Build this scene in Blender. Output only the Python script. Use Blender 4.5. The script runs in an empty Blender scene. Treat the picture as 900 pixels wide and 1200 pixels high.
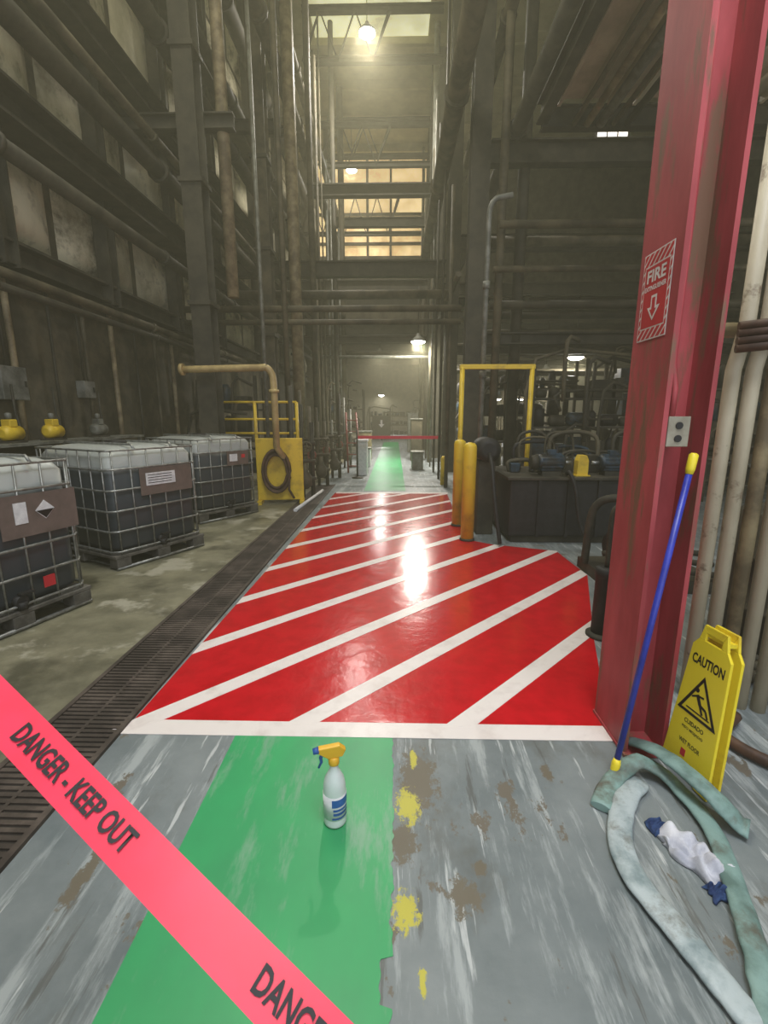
import bpy, math, random
from mathutils import Vector, Matrix, noise
random.seed(7)
SC=bpy.context.scene; COL=SC.collection
SC.view_settings.view_transform='Standard'
H=1.4; F=540.0; CX,CY=450.0,600.0
PITCH=math.atan(112/F); YAW=math.atan(12/F)
# ---------------- camera
cd=bpy.data.cameras.new('camera'); cam=bpy.data.objects.new('camera',cd); COL.objects.link(cam)
cam.location=(0,0,H); cam.rotation_euler=(math.pi/2-PITCH,0,YAW)
cd.sensor_fit='VERTICAL'; cd.sensor_height=24; cd.lens=24*F/1200; cd.clip_start=0.02; cd.clip_end=200
SC.camera=cam
R=cam.rotation_euler.to_matrix(); O=Vector((0,0,H))
def ray(px,py): return R@Vector(((px-CX)/F,-(py-CY)/F,-1))
def G(px,py,z=0.0):
    d=ray(px,py); t=(z-H)/d.z; return O+d*t
def AY(px,py,Y):
    d=ray(px,py); return O+d*(Y/d.y)
def AD(px,py,dep): return O+ray(px,py)*dep
# ---------------- mesh builder
class MB:
    def __init__(s): s.v=[]; s.f=[]; s.sm=[]
    def add(s,vs,fs,smooth=False):
        b=len(s.v); s.v+= [tuple(v) for v in vs]
        for f in fs: s.f.append(tuple(i+b for i in f)); s.sm.append(smooth)
        return s
    def box(s,x0,x1,y0,y1,z0,z1,M=None):
        vs=[Vector((x,y,z)) for z in (z0,z1) for y in (y0,y1) for x in (x0,x1)]
        if M: vs=[M@v for v in vs]
        return s.add(vs,[(0,2,3,1),(4,5,7,6),(0,1,5,4),(2,6,7,3),(0,4,6,2),(1,3,7,5)])
    def prism(s,poly,h,M=None,z0=0):
        n=len(poly)
        vs=[Vector((p[0],p[1],z0)) for p in poly]+[Vector((p[0],p[1],z0+h)) for p in poly]
        if M: vs=[M@v for v in vs]
        return s.add(vs,[tuple(reversed(range(n))),tuple(range(n,2*n))]+[(i,(i+1)%n,(i+1)%n+n,i+n) for i in range(n)])
    def tube(s,pts,r,seg=10,flat=1.0,closed=False,cap=True):
        pts=[Vector(p) for p in pts]; n=len(pts); rr=r if isinstance(r,(list,tuple)) else [r]*n
        vs=[]; prev=None
        for i,p in enumerate(pts):
            a=pts[i-1] if (i>0 or closed) else p
            b=pts[(i+1)%n] if (i<n-1 or closed) else p
            t=(b-a).normalized()
            if prev is None:
                up=Vector((0,0,1)) if abs(t.z)<.9 else Vector((0,1,0))
                u=t.cross(up).normalized()
            else: u=(prev-t*prev.dot(t)).normalized()
            w=u.cross(t); prev=u
            for k in range(seg):
                q=2*math.pi*k/seg
                vs.append(p+u*math.cos(q)*rr[i]+w*math.sin(q)*rr[i]*flat)
        fs=[]
        for i in range(n if closed else n-1):
            j=(i+1)%n
            for k in range(seg):
                l=(k+1)%seg; fs.append((i*seg+k,j*seg+k,j*seg+l,i*seg+l))
        s.add(vs,fs,True)
        if cap and not closed:
            b=len(s.v)-n*seg
            s.f.append(tuple(b+k for k in range(seg))); s.sm.append(False)
            s.f.append(tuple(b+(n-1)*seg+k for k in reversed(range(seg)))); s.sm.append(False)
        return s
    def lathe(s,prof,c=(0,0,0),seg=24,M=None,sx=1,sy=1):
        vs=[]
        for r,z in prof:
            for k in range(seg):
                q=2*math.pi*k/seg; v=Vector((c[0]+r*sx*math.cos(q),c[1]+r*sy*math.sin(q),c[2]+z))
                vs.append(M@v if M else v)
        n=len(prof); fs=[]
        for i in range(n-1):
            for k in range(seg):
                l=(k+1)%seg; fs.append((i*seg+k,i*seg+l,(i+1)*seg+l,(i+1)*seg+k))
        s.add(vs,fs,True); b=len(s.v)-n*seg
        s.f.append(tuple(b+k for k in reversed(range(seg)))); s.sm.append(False)
        s.f.append(tuple(b+(n-1)*seg+k for k in range(seg))); s.sm.append(False)
        return s
    def hbeam(s,p0,p1,w=.2,h=.25,t=.02,up=(0,0,1)):
        p0=Vector(p0);p1=Vector(p1);d=(p1-p0);L=d.length;z=d.normalized();u=Vector(up)
        if abs(z.dot(u))>.9:u=Vector((0,1,0))
        x=u.cross(z).normalized(); y=z.cross(x)
        M=Matrix(((x.x,y.x,z.x,p0.x),(x.y,y.y,z.y,p0.y),(x.z,y.z,z.z,p0.z),(0,0,0,1)))
        a,b,c=w/2,h/2,t/2
        o=[(-a,-b),(a,-b),(a,-b+t),(c,-b+t),(c,b-t),(a,b-t),(a,b),(-a,b),(-a,b-t),(-c,b-t),(-c,-b+t),(-a,-b+t)]
        return s.prism(o,L,M)
def obj(name,mb,mat,parent=None,bevel=0,loc=None):
    me=bpy.data.meshes.new(name); me.from_pydata(mb.v,[],mb.f); me.update()
    for p,sm in zip(me.polygons,mb.sm): p.use_smooth=sm
    if mat: me.materials.append(mat)
    o=bpy.data.objects.new(name,me); COL.objects.link(o)
    if parent: o.parent=parent
    if loc: o.location=loc
    if bevel:
        m=o.modifiers.new('bevel','BEVEL'); m.width=bevel; m.segments=2; m.limit_method='ANGLE'; m.angle_limit=math.radians(50)
    return o
def tag(o,label,cat,group=None,kind=None):
    o['label']=label; o['category']=cat
    if group:o['group']=group
    if kind:o['kind']=kind
    return o
def thing(name,label,cat,loc=(0,0,0),rz=0,group=None):
    o=bpy.data.objects.new(name,None); COL.objects.link(o); o.location=loc; o.rotation_euler=(0,0,rz); o.empty_display_size=.1
    return tag(o,label,cat,group)
def struct(o): o['kind']='structure'; return o
def copy_tree(o,parent=None):
    c=o.copy(); COL.objects.link(c)
    if parent:c.parent=parent
    for ch in list(o.children): copy_tree(ch,c)
    return c
def smooth(pts,n=8):
    pts=[Vector(p) for p in pts]; P=[2*pts[0]-pts[1]]+pts+[2*pts[-1]-pts[-2]]; out=[]
    for i in range(1,len(P)-2):
        for k in range(n):
            t=k/n; a,b,c,d=P[i-1],P[i],P[i+1],P[i+2]
            out.append(.5*((2*b)+(c-a)*t+(2*a-5*b+4*c-d)*t*t+(3*b-a-3*c+d)*t**3))
    return out+[pts[-1]]
def frame(o,x,y,z=None):
    x=Vector(x).normalized(); z=x.cross(Vector(y)).normalized(); y=z.cross(x)
    o=Vector(o); return Matrix(((x.x,y.x,z.x,o.x),(x.y,y.y,z.y,o.y),(x.z,y.z,z.z,o.z),(0,0,0,1)))
def text(body,width,height,mat,M,parent,name='lettering',off=.02,align='CENTER'):
    cu=bpy.data.curves.new('t','FONT'); cu.body=body; cu.size=1; cu.offset=off; cu.align_x='LEFT'; cu.resolution_u=3
    t=bpy.data.objects.new('t',cu); COL.objects.link(t); bpy.context.view_layer.update()
    me=bpy.data.meshes.new_from_object(t.evaluated_get(bpy.context.evaluated_depsgraph_get()))
    bpy.data.objects.remove(t); me.name=name
    xs=[v.co.x for v in me.vertices]; ys=[v.co.y for v in me.vertices]
    x0,x1,y0,y1=min(xs),max(xs),min(ys),max(ys)
    for v in me.vertices:
        v.co=M@Vector(((v.co.x-(x0+x1)/2)/(x1-x0)*width,(v.co.y-(y0+y1)/2)/(y1-y0)*height,0))
    me.materials.clear(); me.materials.append(mat)
    o=bpy.data.objects.new(name,me); COL.objects.link(o); o.parent=parent; return o
# ---------------- materials
def mat(name,col,rough=.6,metal=0,col2=None,scale=5,bump=.15,lo=.4,hi=.62,stretch=(1,1,1),emit=0,coat=0,detail=6,patch=None,plo=.58,phi=.62,pscale=4,pstretch=(1,1,1),bdist=.01):
    m=bpy.data.materials.new(name); m.use_nodes=True; nt=m.node_tree; N=nt.nodes; L=nt.links; b=N['Principled BSDF']
    c=list(col)+[1]; c2=(list(col2) if col2 else [x*.6 for x in col])+[1]
    tc=N.new('ShaderNodeTexCoord'); mp=N.new('ShaderNodeMapping'); mp.inputs['Scale'].default_value=stretch
    nz=N.new('ShaderNodeTexNoise'); nz.inputs['Scale'].default_value=scale; nz.inputs['Detail'].default_value=detail; nz.inputs['Roughness'].default_value=.62
    rp=N.new('ShaderNodeValToRGB'); e=rp.color_ramp.elements; e[0].position=lo; e[0].color=c2; e[1].position=hi; e[1].color=c
    L.new(tc.outputs['Object'],mp.inputs[0]); L.new(mp.outputs[0],nz.inputs['Vector']); L.new(nz.outputs['Fac'],rp.inputs[0])
    out=rp.outputs[0]
    if patch:
        mp2=N.new('ShaderNodeMapping'); mp2.inputs['Scale'].default_value=pstretch; mp2.inputs['Location'].default_value=(3.1,7.7,1.3)
        n2=N.new('ShaderNodeTexNoise'); n2.inputs['Scale'].default_value=pscale; n2.inputs['Detail'].default_value=10; n2.inputs['Roughness'].default_value=.72
        L.new(tc.outputs['Object'],mp2.inputs[0]); L.new(mp2.outputs[0],n2.inputs['Vector'])
        r2=N.new('ShaderNodeValToRGB'); r2.color_ramp.elements[0].position=plo; r2.color_ramp.elements[1].position=phi; L.new(n2.outputs['Fac'],r2.inputs[0])
        mx=N.new('ShaderNodeMixRGB'); mx.inputs[2].default_value=(*patch,1); L.new(r2.outputs[0],mx.inputs[0]); L.new(out,mx.inputs[1]); out=mx.outputs[0]
    L.new(out,b.inputs['Base Color'])
    b.inputs['Roughness'].default_value=rough; b.inputs['Metallic'].default_value=metal
    if bump:
        bp=N.new('ShaderNodeBump'); bp.inputs['Strength'].default_value=bump; bp.inputs['Distance'].default_value=bdist
        L.new(nz.outputs['Fac'],bp.inputs['Height']); L.new(bp.outputs[0],b.inputs['Normal'])
        if coat: L.new(bp.outputs[0],b.inputs['Coat Normal'])
    if coat: b.inputs['Coat Weight'].default_value=coat; b.inputs['Coat Roughness'].default_value=.16
    if emit: L.new(out,b.inputs['Emission Color']); b.inputs['Emission Strength'].default_value=emit
    return m
Mt={}
Mt['steel_dark']=mat('dark_grimy_steel',(.060,.052,.033),.7,0,(.026,.023,.015),4)
Mt['steel_brown']=mat('brown_painted_steel',(.12,.10,.058),.7,0,(.045,.038,.022),3)
Mt['steel_tan']=mat('tan_pipe_paint',(.34,.27,.15),.6,0,(.15,.115,.065),5)
Mt['yellow_tan']=mat('yellow_tan_pipe_paint',(.52,.40,.17),.5,0,(.36,.26,.11),5)
Mt['beige']=mat('beige_pipe_paint',(.52,.46,.33),.5,0,(.36,.31,.21),5,.1,.3,.55,(1,1,.4),patch=(.2,.15,.1),plo=.60,phi=.66)
Mt['steel_grey']=mat('grey_pipe_metal',(.22,.22,.185),.55,.1,(.10,.10,.08),6)
Mt['box_beige']=mat('beige_metal_box',(.38,.35,.27),.5,.1,(.26,.23,.17),12)
Mt['galv']=mat('galvanised_steel',(.36,.37,.35),.45,.6,(.22,.22,.20),20,.05)
Mt['yellow']=mat('safety_yellow',(.72,.50,.03),.45,0,(.45,.30,.03),5,.1,.3,.5)
Mt['yellow_sign']=mat('yellow_plastic',(.88,.70,.03),.4,0,(.7,.5,.03),6,.05,.3,.45,patch=(.45,.36,.10),plo=.64,phi=.70,pscale=14)
Mt['amber']=mat('amber_plastic',(.85,.50,.04),.35,0,(.75,.42,.03),6,.02)
Mt['red_col']=mat('worn_red_paint',(.54,.085,.10),.55,0,(.28,.026,.034),3.0,.25,.32,.62,(1,1,.3),patch=(.20,.10,.06),plo=.52,phi=.61,pscale=4.5,pstretch=(1.8,1.8,.30))
Mt['red_floor']=mat('glossy_red_epoxy',(.58,.006,.014),.2,0,(.48,.004,.010),8,.5,coat=.35,lo=.35,hi=.6,bdist=.005,detail=4)
Mt['white_paint']=mat('white_floor_paint',(.80,.73,.69),.3,0,(.68,.60,.56),8,.05,.3,.5)
Mt['black']=mat('black_rubber',(.02,.018,.018),.65,0,(.010,.009,.009),10)
Mt['ink']=mat('black_ink',(.012,.01,.01),.5,bump=0)
Mt['sign_white']=mat('white_sign',(.80,.76,.74),.45,0,(.66,.62,.60),8,.02)
Mt['sign_red']=mat('red_sign_print',(.58,.03,.04),.4,0,(.48,.02,.03),8,.02)
Mt['tape']=mat('red_barrier_tape',(.93,.045,.10),.4,0,(.85,.04,.085),10,.02)
Mt['blue']=mat('blue_pole_paint',(.035,.05,.42),.35,0,(.025,.035,.3),10,.02)
Mt['motor']=mat('blue_machine_paint',(.028,.065,.10),.5,.0,(.010,.018,.026),9,patch=(.018,.016,.012),plo=.48,phi=.55)
Mt['hose']=mat('grey_woven_hose',(.42,.48,.49),.5,0,(.20,.26,.27),9,.6,.36,.55,patch=(.15,.145,.12),plo=.53,phi=.68,pscale=6)
Mt['hose_green']=mat('green_grey_hose',(.22,.34,.31),.55,0,(.10,.17,.15),9,.6,.35,.6,patch=(.11,.11,.085),plo=.53,phi=.68,pscale=6)
Mt['hose_brown']=mat('brown_rubber_hose',(.11,.055,.03),.6,0,(.05,.025,.015),8)
Mt['rag']=mat('white_rag_cloth',(.68,.68,.72),.9,0,(.42,.43,.5),10,.4)
Mt['rag_blue']=mat('blue_rag_cloth',(.04,.09,.22),.9,0,(.02,.04,.12),14,.4)
Mt['plate']=mat('brown_label_plate',(.17,.125,.105),.6,0,(.12,.09,.075),5)
Mt['label']=mat('paper_label',(.74,.74,.73),.5,0,(.6,.6,.6),20,0)
Mt['bottle']=mat('translucent_white_plastic',(.72,.78,.75),.25,0,(.66,.72,.69),10,.02)
Mt['bottle_blue']=mat('blue_label_print',(.05,.15,.5),.4,bump=0)
Mt['deck']=mat('dull_metal_decking',(.58,.50,.35),.6,0,(.36,.30,.20),1.5)
Mt['roof']=mat('roof_panels',(.50,.45,.25),.7,0,(.30,.26,.13),.8)
Mt['panel']=mat('dirty_insulation_panel',(.66,.61,.43),.75,0,(.28,.25,.155),1.3,.3,.36,.62,(1,1,.6),patch=(.07,.06,.036),plo=.50,phi=.64,pscale=1.5)
Mt['pallet']=mat('dirty_pallet',(.13,.12,.10),.7,0,(.06,.055,.045),8)
Mt['drain']=mat('rusty_drain_iron',(.11,.085,.068),.65,.1,(.045,.034,.027),5,patch=(.04,.03,.023),plo=.45,phi=.6,pscale=3)
Mt['pit']=mat('drain_dirt',(.045,.036,.028),.9,0,(.022,.018,.015),3)
Mt['ladder_red']=mat('red_ladder_paint',(.30,.07,.05),.5)
Mt['lens']=mat('lamp_lens',(1,.97,.88),.5,col2=(1,.97,.88),bump=0,emit=60)
Mt['glaze']=mat('bright_glazing',(1,.74,.34),.5,col2=(.58,.38,.15),scale=.8,bump=0,emit=1.05)
Mt['roof_glow']=mat('glowing_roof_panel',(.92,.90,.52),.5,col2=(.45,.42,.22),scale=.7,bump=0,emit=.8,lo=.35,hi=.6)  # self-glowing roof colour, imitates the lit ceiling around the top lamp
Mt['glaze_white']=mat('bright_louvre',(1,.96,.85),.5,col2=(1,.92,.8),bump=0,emit=1.6)
Mt['green']=mat('worn_green_paint',(.04,.38,.13),.36,0,(.04,.28,.11),2.2,.05,.3,.62,(1,.6,1),patch=(.17,.36,.22),plo=.55,phi=.66,pscale=3.2,pstretch=(2.2,.5,1))
def floor_mat():
    m=bpy.data.materials.new('worn_concrete_floor'); m.use_nodes=True; nt=m.node_tree;N=nt.nodes;L=nt.links;b=N['Principled BSDF']
    tc=N.new('ShaderNodeTexCoord'); sp=N.new('ShaderNodeSeparateXYZ'); L.new(tc.outputs['Object'],sp.inputs[0])
    def nz(scale,stretch=(1,1,1),det=8,ro=.65,loc=(0,0,0)):
        mp=N.new('ShaderNodeMapping'); mp.inputs['Scale'].default_value=stretch; mp.inputs['Location'].default_value=loc; n=N.new('ShaderNodeTexNoise'); n.inputs['Scale'].default_value=scale; n.inputs['Detail'].default_value=det; n.inputs['Roughness'].default_value=ro
        L.new(tc.outputs['Object'],mp.inputs[0]); L.new(mp.outputs[0],n.inputs['Vector']); return n.outputs['Fac']
    def ramp(s,p0,c0,p1,c1):
        r=N.new('ShaderNodeValToRGB'); e=r.color_ramp.elements; e[0].position=p0;e[0].color=(*c0,1);e[1].position=p1;e[1].color=(*c1,1); L.new(s,r.inputs[0]); return r.outputs[0]
    def mix(f,a,c):
        x=N.new('ShaderNodeMixRGB'); L.new(f,x.inputs[0])
        for i,s in ((1,a),(2,c)):
            if isinstance(s,tuple): x.inputs[i].default_value=(*s,1)
            else: L.new(s,x.inputs[i])
        return x.outputs[0]
    def math_(op,a,c):
        x=N.new('ShaderNodeMath'); x.operation=op
        for i,s in ((0,a),(1,c)):
            if isinstance(s,(int,float)): x.inputs[i].default_value=s
            else: L.new(s,x.inputs[i])
        return x.outputs[0]
    B,W=(0,0,0),(1,1,1)
    grey=ramp(nz(1.6),.35,(.13,.155,.16),.65,(.235,.26,.26))
    tan=ramp(nz(1.3),.35,(.10,.095,.06),.65,(.29,.27,.18))
    tan=mix(ramp(nz(2.0,(1,1,1),10),.54,B,.60,W),tan,(.36,.34,.26))
    tan=mix(ramp(nz(1.1,(1,1,1),6,.6,(5,2,0)),.55,B,.64,W),tan,(.085,.08,.05))
    isleft=math_('LESS_THAN',sp.outputs['X'],-1.57)
    nl=math_('SUBTRACT',1.0,isleft)
    base=mix(isleft,grey,tan)
    dirt=ramp(nz(1.9,(1.2,.7,1),8,.7,(8,1,0)),.55,B,.68,W)
    base=mix(math_('MULTIPLY',dirt,math_('MULTIPLY',nl,.7)),base,(.115,.115,.10))
    scuff=ramp(nz(1.9,(3.4,.40,1),10,.74),.52,B,.60,W)
    base=mix(math_('MULTIPLY',scuff,math_('MULTIPLY',nl,.62)),base,(.44,.47,.465))
    scr=ramp(nz(7,(3.0,.22,1),6,.6,(2,9,0)),.61,B,.65,W)
    base=mix(math_('MULTIPLY',scr,math_('MULTIPLY',nl,.8)),base,(.54,.56,.55))
    dsc=ramp(nz(6,(2.6,.25,1),6,.65,(7,3,0)),.62,B,.66,W)
    base=mix(math_('MULTIPLY',dsc,math_('MULTIPLY',nl,.7)),base,(.09,.09,.08))
    chip=ramp(nz(3.6,(1.3,.8,1),10,.72,(1,4,0)),.60,B,.615,W)
    base=mix(math_('MULTIPLY',chip,nl),base,(.15,.13,.10))
    def blob(p,r,amp,ns):
        x=N.new('ShaderNodeVectorMath'); x.operation='SUBTRACT'; x.inputs[1].default_value=(p.x,p.y,0); L.new(tc.outputs['Object'],x.inputs[0])
        y=N.new('ShaderNodeVectorMath'); y.operation='MULTIPLY'; y.inputs[1].default_value=(1/r[0],1/r[1],0); L.new(x.outputs[0],y.inputs[0])
        z=N.new('ShaderNodeVectorMath'); z.operation='LENGTH'; L.new(y.outputs[0],z.inputs[0])
        dd=math_('ADD',z.outputs['Value'],math_('MULTIPLY',math_('SUBTRACT',ns,.5),amp))
        return ramp(dd,.97,W,1.0,B)
    na=nz(34,(1,.6,1),14,.85); nb=nz(24,(1,.7,1),14,.85,(4,4,0))
    for p,r in ((G(490,915),(.07,.15)),(G(545,1050),(.045,.055)),(G(562,1018),(.022,.025)),(G(470,985),(.05,.07)),(G(640,905),(.02,.04)),(G(95,1030),(.025,.10))):
        base=mix(blob(p,r,6,nb),base,(.15,.13,.095))
    for p,r in ((G(478,945),(.038,.07)),(G(474,1068),(.036,.05)),(G(484,888),(.014,.05)),(G(495,1150),(.010,.03))):
        base=mix(blob(p,r,6.5,na),base,(.50,.45,.06))
    L.new(base,b.inputs['Base Color'])
    L.new(ramp(nz(3),.3,(.28,)*3,.7,(.6,)*3),b.inputs['Roughness'])
    bp=N.new('ShaderNodeBump'); bp.inputs['Strength'].default_value=.25; bp.inputs['Distance'].default_value=.01; L.new(nz(9),bp.inputs['Height']); L.new(bp.outputs[0],b.inputs['Normal'])
    return m
def ibc_mat():
    m=bpy.data.materials.new('tote_plastic'); m.use_nodes=True; nt=m.node_tree;N=nt.nodes;L=nt.links;b=N['Principled BSDF']
    tc=N.new('ShaderNodeTexCoord'); sp=N.new('ShaderNodeSeparateXYZ'); L.new(tc.outputs['Object'],sp.inputs[0])
    nzz=N.new('ShaderNodeTexNoise'); nzz.inputs['Scale'].default_value=3; L.new(tc.outputs['Object'],nzz.inputs['Vector'])
    ad=N.new('ShaderNodeMath'); ad.operation='MULTIPLY_ADD'; ad.inputs[1].default_value=.10; L.new(nzz.outputs['Fac'],ad.inputs[0]); L.new(sp.outputs['Z'],ad.inputs[2])
    rp=N.new('ShaderNodeValToRGB'); e=rp.color_ramp.elements; e[0].position=.93; e[0].color=(.060,.072,.080,1); e[1].position=1.0; e[1].color=(.42,.44,.41,1)
    e2=rp.color_ramp.elements.new(.3); e2.color=(.035,.042,.048,1)
    L.new(ad.outputs[0],rp.inputs[0]); L.new(rp.outputs[0],b.inputs['Base Color']); b.inputs['Roughness'].default_value=.35
    return m
Mt['ibc']=ibc_mat()
# ================= SETTING
YN,YF=-3,40
struct(obj('floor',MB().box(-4.4,11,YN,YF,-.2,0),floor_mat()))
struct(obj('wall_left',MB().box(-4.5,-4.2,YN,YF,0,12),Mt['steel_brown']))
m=MB()
for (z0,z1) in ((3.25,4.12),(4.6,5.78),(6.25,7.95),(8.45,10.0),(10.1,11.7)):
    y=-2.9
    while y<21:
        n=6; vs=[];fs=[]; sag=random.uniform(.10,.22)
        for i in range(n+1):
            for j in range(n+1):
                u,v=i/n,j/n; e=(1-(2*u-1)**4)*(1-(2*v-1)**4)
                vs.append((-4.19+sag*e*(1.15-.4*v)+.05*e*noise.noise(Vector((y+u*3,z0+v*3,0))),y+.06+1.68*u,z0+(z1-z0)*v))
        for i in range(n):
            for j in range(n):
                a=i*(n+1)+j; fs.append((a,a+1,a+n+2,a+n+1))
        m.add(vs,fs,True); y+=1.8
struct(obj('wall_left_panels',m,Mt['panel']))
struct(obj('wall_right',MB().box(10.8,11,YN,YF,0,12),Mt['steel_dark']))
struct(obj('wall_far',MB().box(-4.4,11,YF,YF+.2,0,8.5).box(-4.4,-3.7,22,22.2,0,12).box(1.3,11,22,22.2,6.6,12).box(-3.7,1.3,22,22.2,5.6,8.2),Mt['steel_brown']))
cl=MB().box(-4.5,11,YN,24,12,12.2)
for i in range(14):
    y=-2.5+i*1.8
    if y<22: cl.box(-4.2,10.8,y,y+.12,11.75,12)
struct(obj('ceiling',cl,Mt['roof']))
for i,(a,b_) in enumerate(((4.8,6.4),(6.8,8.3),(8.6,10.1),(10.4,11.9),(12.2,15.5))):
    struct(obj('window_%d'%(i+2),MB().box(-2.3,.9,a,b_,11.93,11.99),Mt['roof_glow']))  # added emissive panels that brighten the roof, in place of lamp glow
struct(obj('ceiling_low',MB().box(-4.4,11,22.2,YF,5.6,5.8),Mt['steel_brown']))
wn=struct(obj('window_1',MB().box(-3.7,1.3,22.05,22.1,8.2,12),Mt['glaze']))
fr=MB()
for x in (-3.7,-2.9,-1.2,-.2,1.2): fr.box(x-.05,x+.05,21.96,22.04,8.2,12)
for z in (8.2,8.75,9.9): fr.box(-3.7,1.3,21.95,22.03,z-.06,z+.06)
struct(obj('window_frame',fr,Mt['steel_brown'],wn))
for i,y in enumerate((9.5,14,18.5,21,16.3)):
    t=thing('roof_truss',['nearest steel roof truss with diagonal webs','second roof truss from the camera, mid hall','fourth roof truss from the camera','low bold truss crossing right in front of the bright high window','third roof truss from the camera, hung lower than its neighbours'][i],'truss',(0,y,(0,0,0,-2.0,-1.3)[i]),0,'roof trusses')
    x0=-3.9 if i==3 else -2.4; zt,zb=(11.5,10.4) if i!=3 else (12.2,10.8)
    obj('chord',MB().hbeam((x0,0,zt),(1.2,0,zt),.15,.15),Mt['steel_dark'],t); obj('chord',MB().hbeam((x0,0,zb),(1.2,0,zb),.15,.15),Mt['steel_dark'],t)
    m=MB(); n=int((1.2-x0)/.9)
    pts=[]
    for k in range(n): pts+=[(x0+.9*k,0,zb),(x0+.9*k+.45,0,zt)]
    m.tube(pts,.05 if i!=3 else .07,6)
    obj('web',m,Mt['steel_dark'],t)
# ================= FLOOR MARKINGS
rg=random.Random(21); ed=[]; y=-1.5
while y<1.80:
    ed.append((.0+.013*noise.noise(Vector((y*9,1,0)))+.009*noise.noise(Vector((y*40,2,0)))+(-.03 if noise.noise(Vector((y*5,5,0)))>.38 else 0),y)); y+=.008
g=tag(obj('green_walkway',MB().prism([(-.705,-1.5)]+ed+[(.0,1.80),(-.705,1.80)],.0015,z0=.0005),Mt['green']),'worn green painted walkway strip in the foreground under the spray bottle','floor marking')
g=tag(obj('green_walkway',MB().box(-.58,.22,8.75,26,.0005,.002),Mt['green']),'distant green painted walkway strip beyond the red striped zone','floor marking')
zone=thing('striped_floor_zone','glossy red painted floor zone with diagonal white stripes and white border','floor marking')
poly=[(-1.22,1.84),(.975,1.84),(1.30,2.8),(1.74,3.98),(1.72,4.74),(1.10,4.98),(.83,5.19),(.98,8.5),(-1.10,8.5)]
obj('red_field',MB().prism(poly,.0022,z0=.0005),Mt['red_floor'],zone)
obj('white_border',MB().prism([(-1.30,1.80),(.985,1.80),(.975,1.90),(-1.22,1.90)],.003,z0=.001),Mt['white_paint'],zone)
obj('white_border',MB().prism([(-1.08,8.42),(1.0,8.42),(1.0,8.56),(-1.08,8.56)],.003,z0=.001),Mt['white_paint'],zone)
def clip(poly,a,b,c,keep):
    out=[]
    for i in range(len(poly)):
        p,q=poly[i],poly[(i+1)%len(poly)]
        fp=(a*p[0]+b*p[1]+c)*keep; fq=(a*q[0]+b*q[1]+c)*keep
        if fp>=0: out.append(p)
        if fp*fq<0:
            t=fp/(fp-fq); out.append((p[0]+(q[0]-p[0])*t,p[1]+(q[1]-p[1])*t))
    return out
for k in range(11):
    c=1.58+.735*k; w=.070
    s=clip(poly,-1,1,-(c-w),1); s=clip(s,-1,1,-(c+w),-1); s=clip(s,0,1,-1.88,1); s=clip(s,0,1,-8.45,-1)
    if len(s)>2: obj('white_stripe',MB().prism(s,.002,z0=.0025),Mt['white_paint'],zone)
t=thing('trench_drain','long rusty iron trench drain grate running beside the red zone','drain')
obj('channel',MB().box(-1.58,-1.245,-.5,9.5,.0005,.003),Mt['pit'],t)
for x in (-1.60,-1.25): obj('edge_strip',MB().box(x,x+.025,-.5,9.5,.0,.016),Mt['drain'],t)
m=MB(); y=-.48
while y<9.45: m.box(-1.575,-1.25,y,y+.018,.003,.010); y+=.030
m.box(-1.42,-1.405,-.5,9.5,.003,.0105)
obj('grate',m,Mt['drain'],t)
# ================= RED COLUMN
CXL,CXR,CYN,CYF=.97,1.145,1.72,2.0
t=thing('red_steel_column','scuffed red steel H column in the right foreground carrying a fire sign','column',(0,0,0))
obj('shaft',MB().hbeam(((CXL+CXR)/2,(CYN+CYF)/2,.016),((CXL+CXR)/2,(CYN+CYF)/2,11.7),CYF-CYN,CXR-CXL,.018,up=(1,0,0)),Mt['red_col'],t)
obj('base_plate',MB().box(.965,1.15,1.70,2.01,.004,.016),Mt['red_col'],t)
s=thing('fire_sign','red and white FIRE sign with down arrow on the red column','sign')
M=frame((CXL-.001,1.868,1.845),(0,-1,0),(0,0,1))@Matrix.Diagonal((.93,.9,1,1))
obj('panel',MB().box(-.105,.105,-.175,.175,0,.0015,M),Mt['sign_white'],s)
m=MB(); rect=lambda x0,x1,y0,y1:[(x0,y0),(x1,y0),(x1,y1),(x0,y1)]
for (x0,x1,y0,y1) in ((-.10,.10,.125,.17),(-.10,.10,-.17,-.13),(-.10,-.09,-.13,.125),(.09,.10,-.13,.125)):
    for k in range(-14,16):
        q=rect(x0,x1,y0,y1); c=k*.036
        q=clip(q,-1,1,-(c-.014),1)
        if len(q)>2: q=clip(q,-1,1,-(c+.010),-1)
        if len(q)>2: m.prism(q,.0006,M,.0015)
obj('striped_border',m,Mt['sign_red'],s)
obj('red_field',MB().box(-.084,.084,-.124,.118,.0015,.0022,M),Mt['sign_red'],s)
text('FIRE',.135,.05,Mt['sign_white'],M@Matrix.Translation((0,.080,.003)),s,off=.03)
text('EXTINGUISHER',.155,.020,Mt['sign_white'],M@Matrix.Translation((0,.032,.003)),s,off=.03)
m=MB(); m.prism([(-.02,0),(.02,0),(.02,-.045),(.045,-.045),(0,-.10),(-.045,-.045),(-.02,-.045)],.0008,M,.0022); obj('arrow',m,Mt['sign_white'],s)
m=MB(); m.prism([(-.011,-.01),(.011,-.01),(.011,-.055),(.024,-.055),(0,-.086),(-.024,-.055),(-.011,-.055)],.0006,M,.003); obj('arrow_fill',m,Mt['sign_red'],s)
t=thing('outlet_box','beige metal electrical outlet box fixed inside the red column','electrical box')
obj('housing',MB().box(1.01,1.08,1.75,1.85,1.295,1.395),Mt['box_beige'],t,.006)
obj('cover_plate',MB().box(1.005,1.085,1.744,1.75,1.29,1.40),Mt['box_beige'],t,.002)
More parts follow.
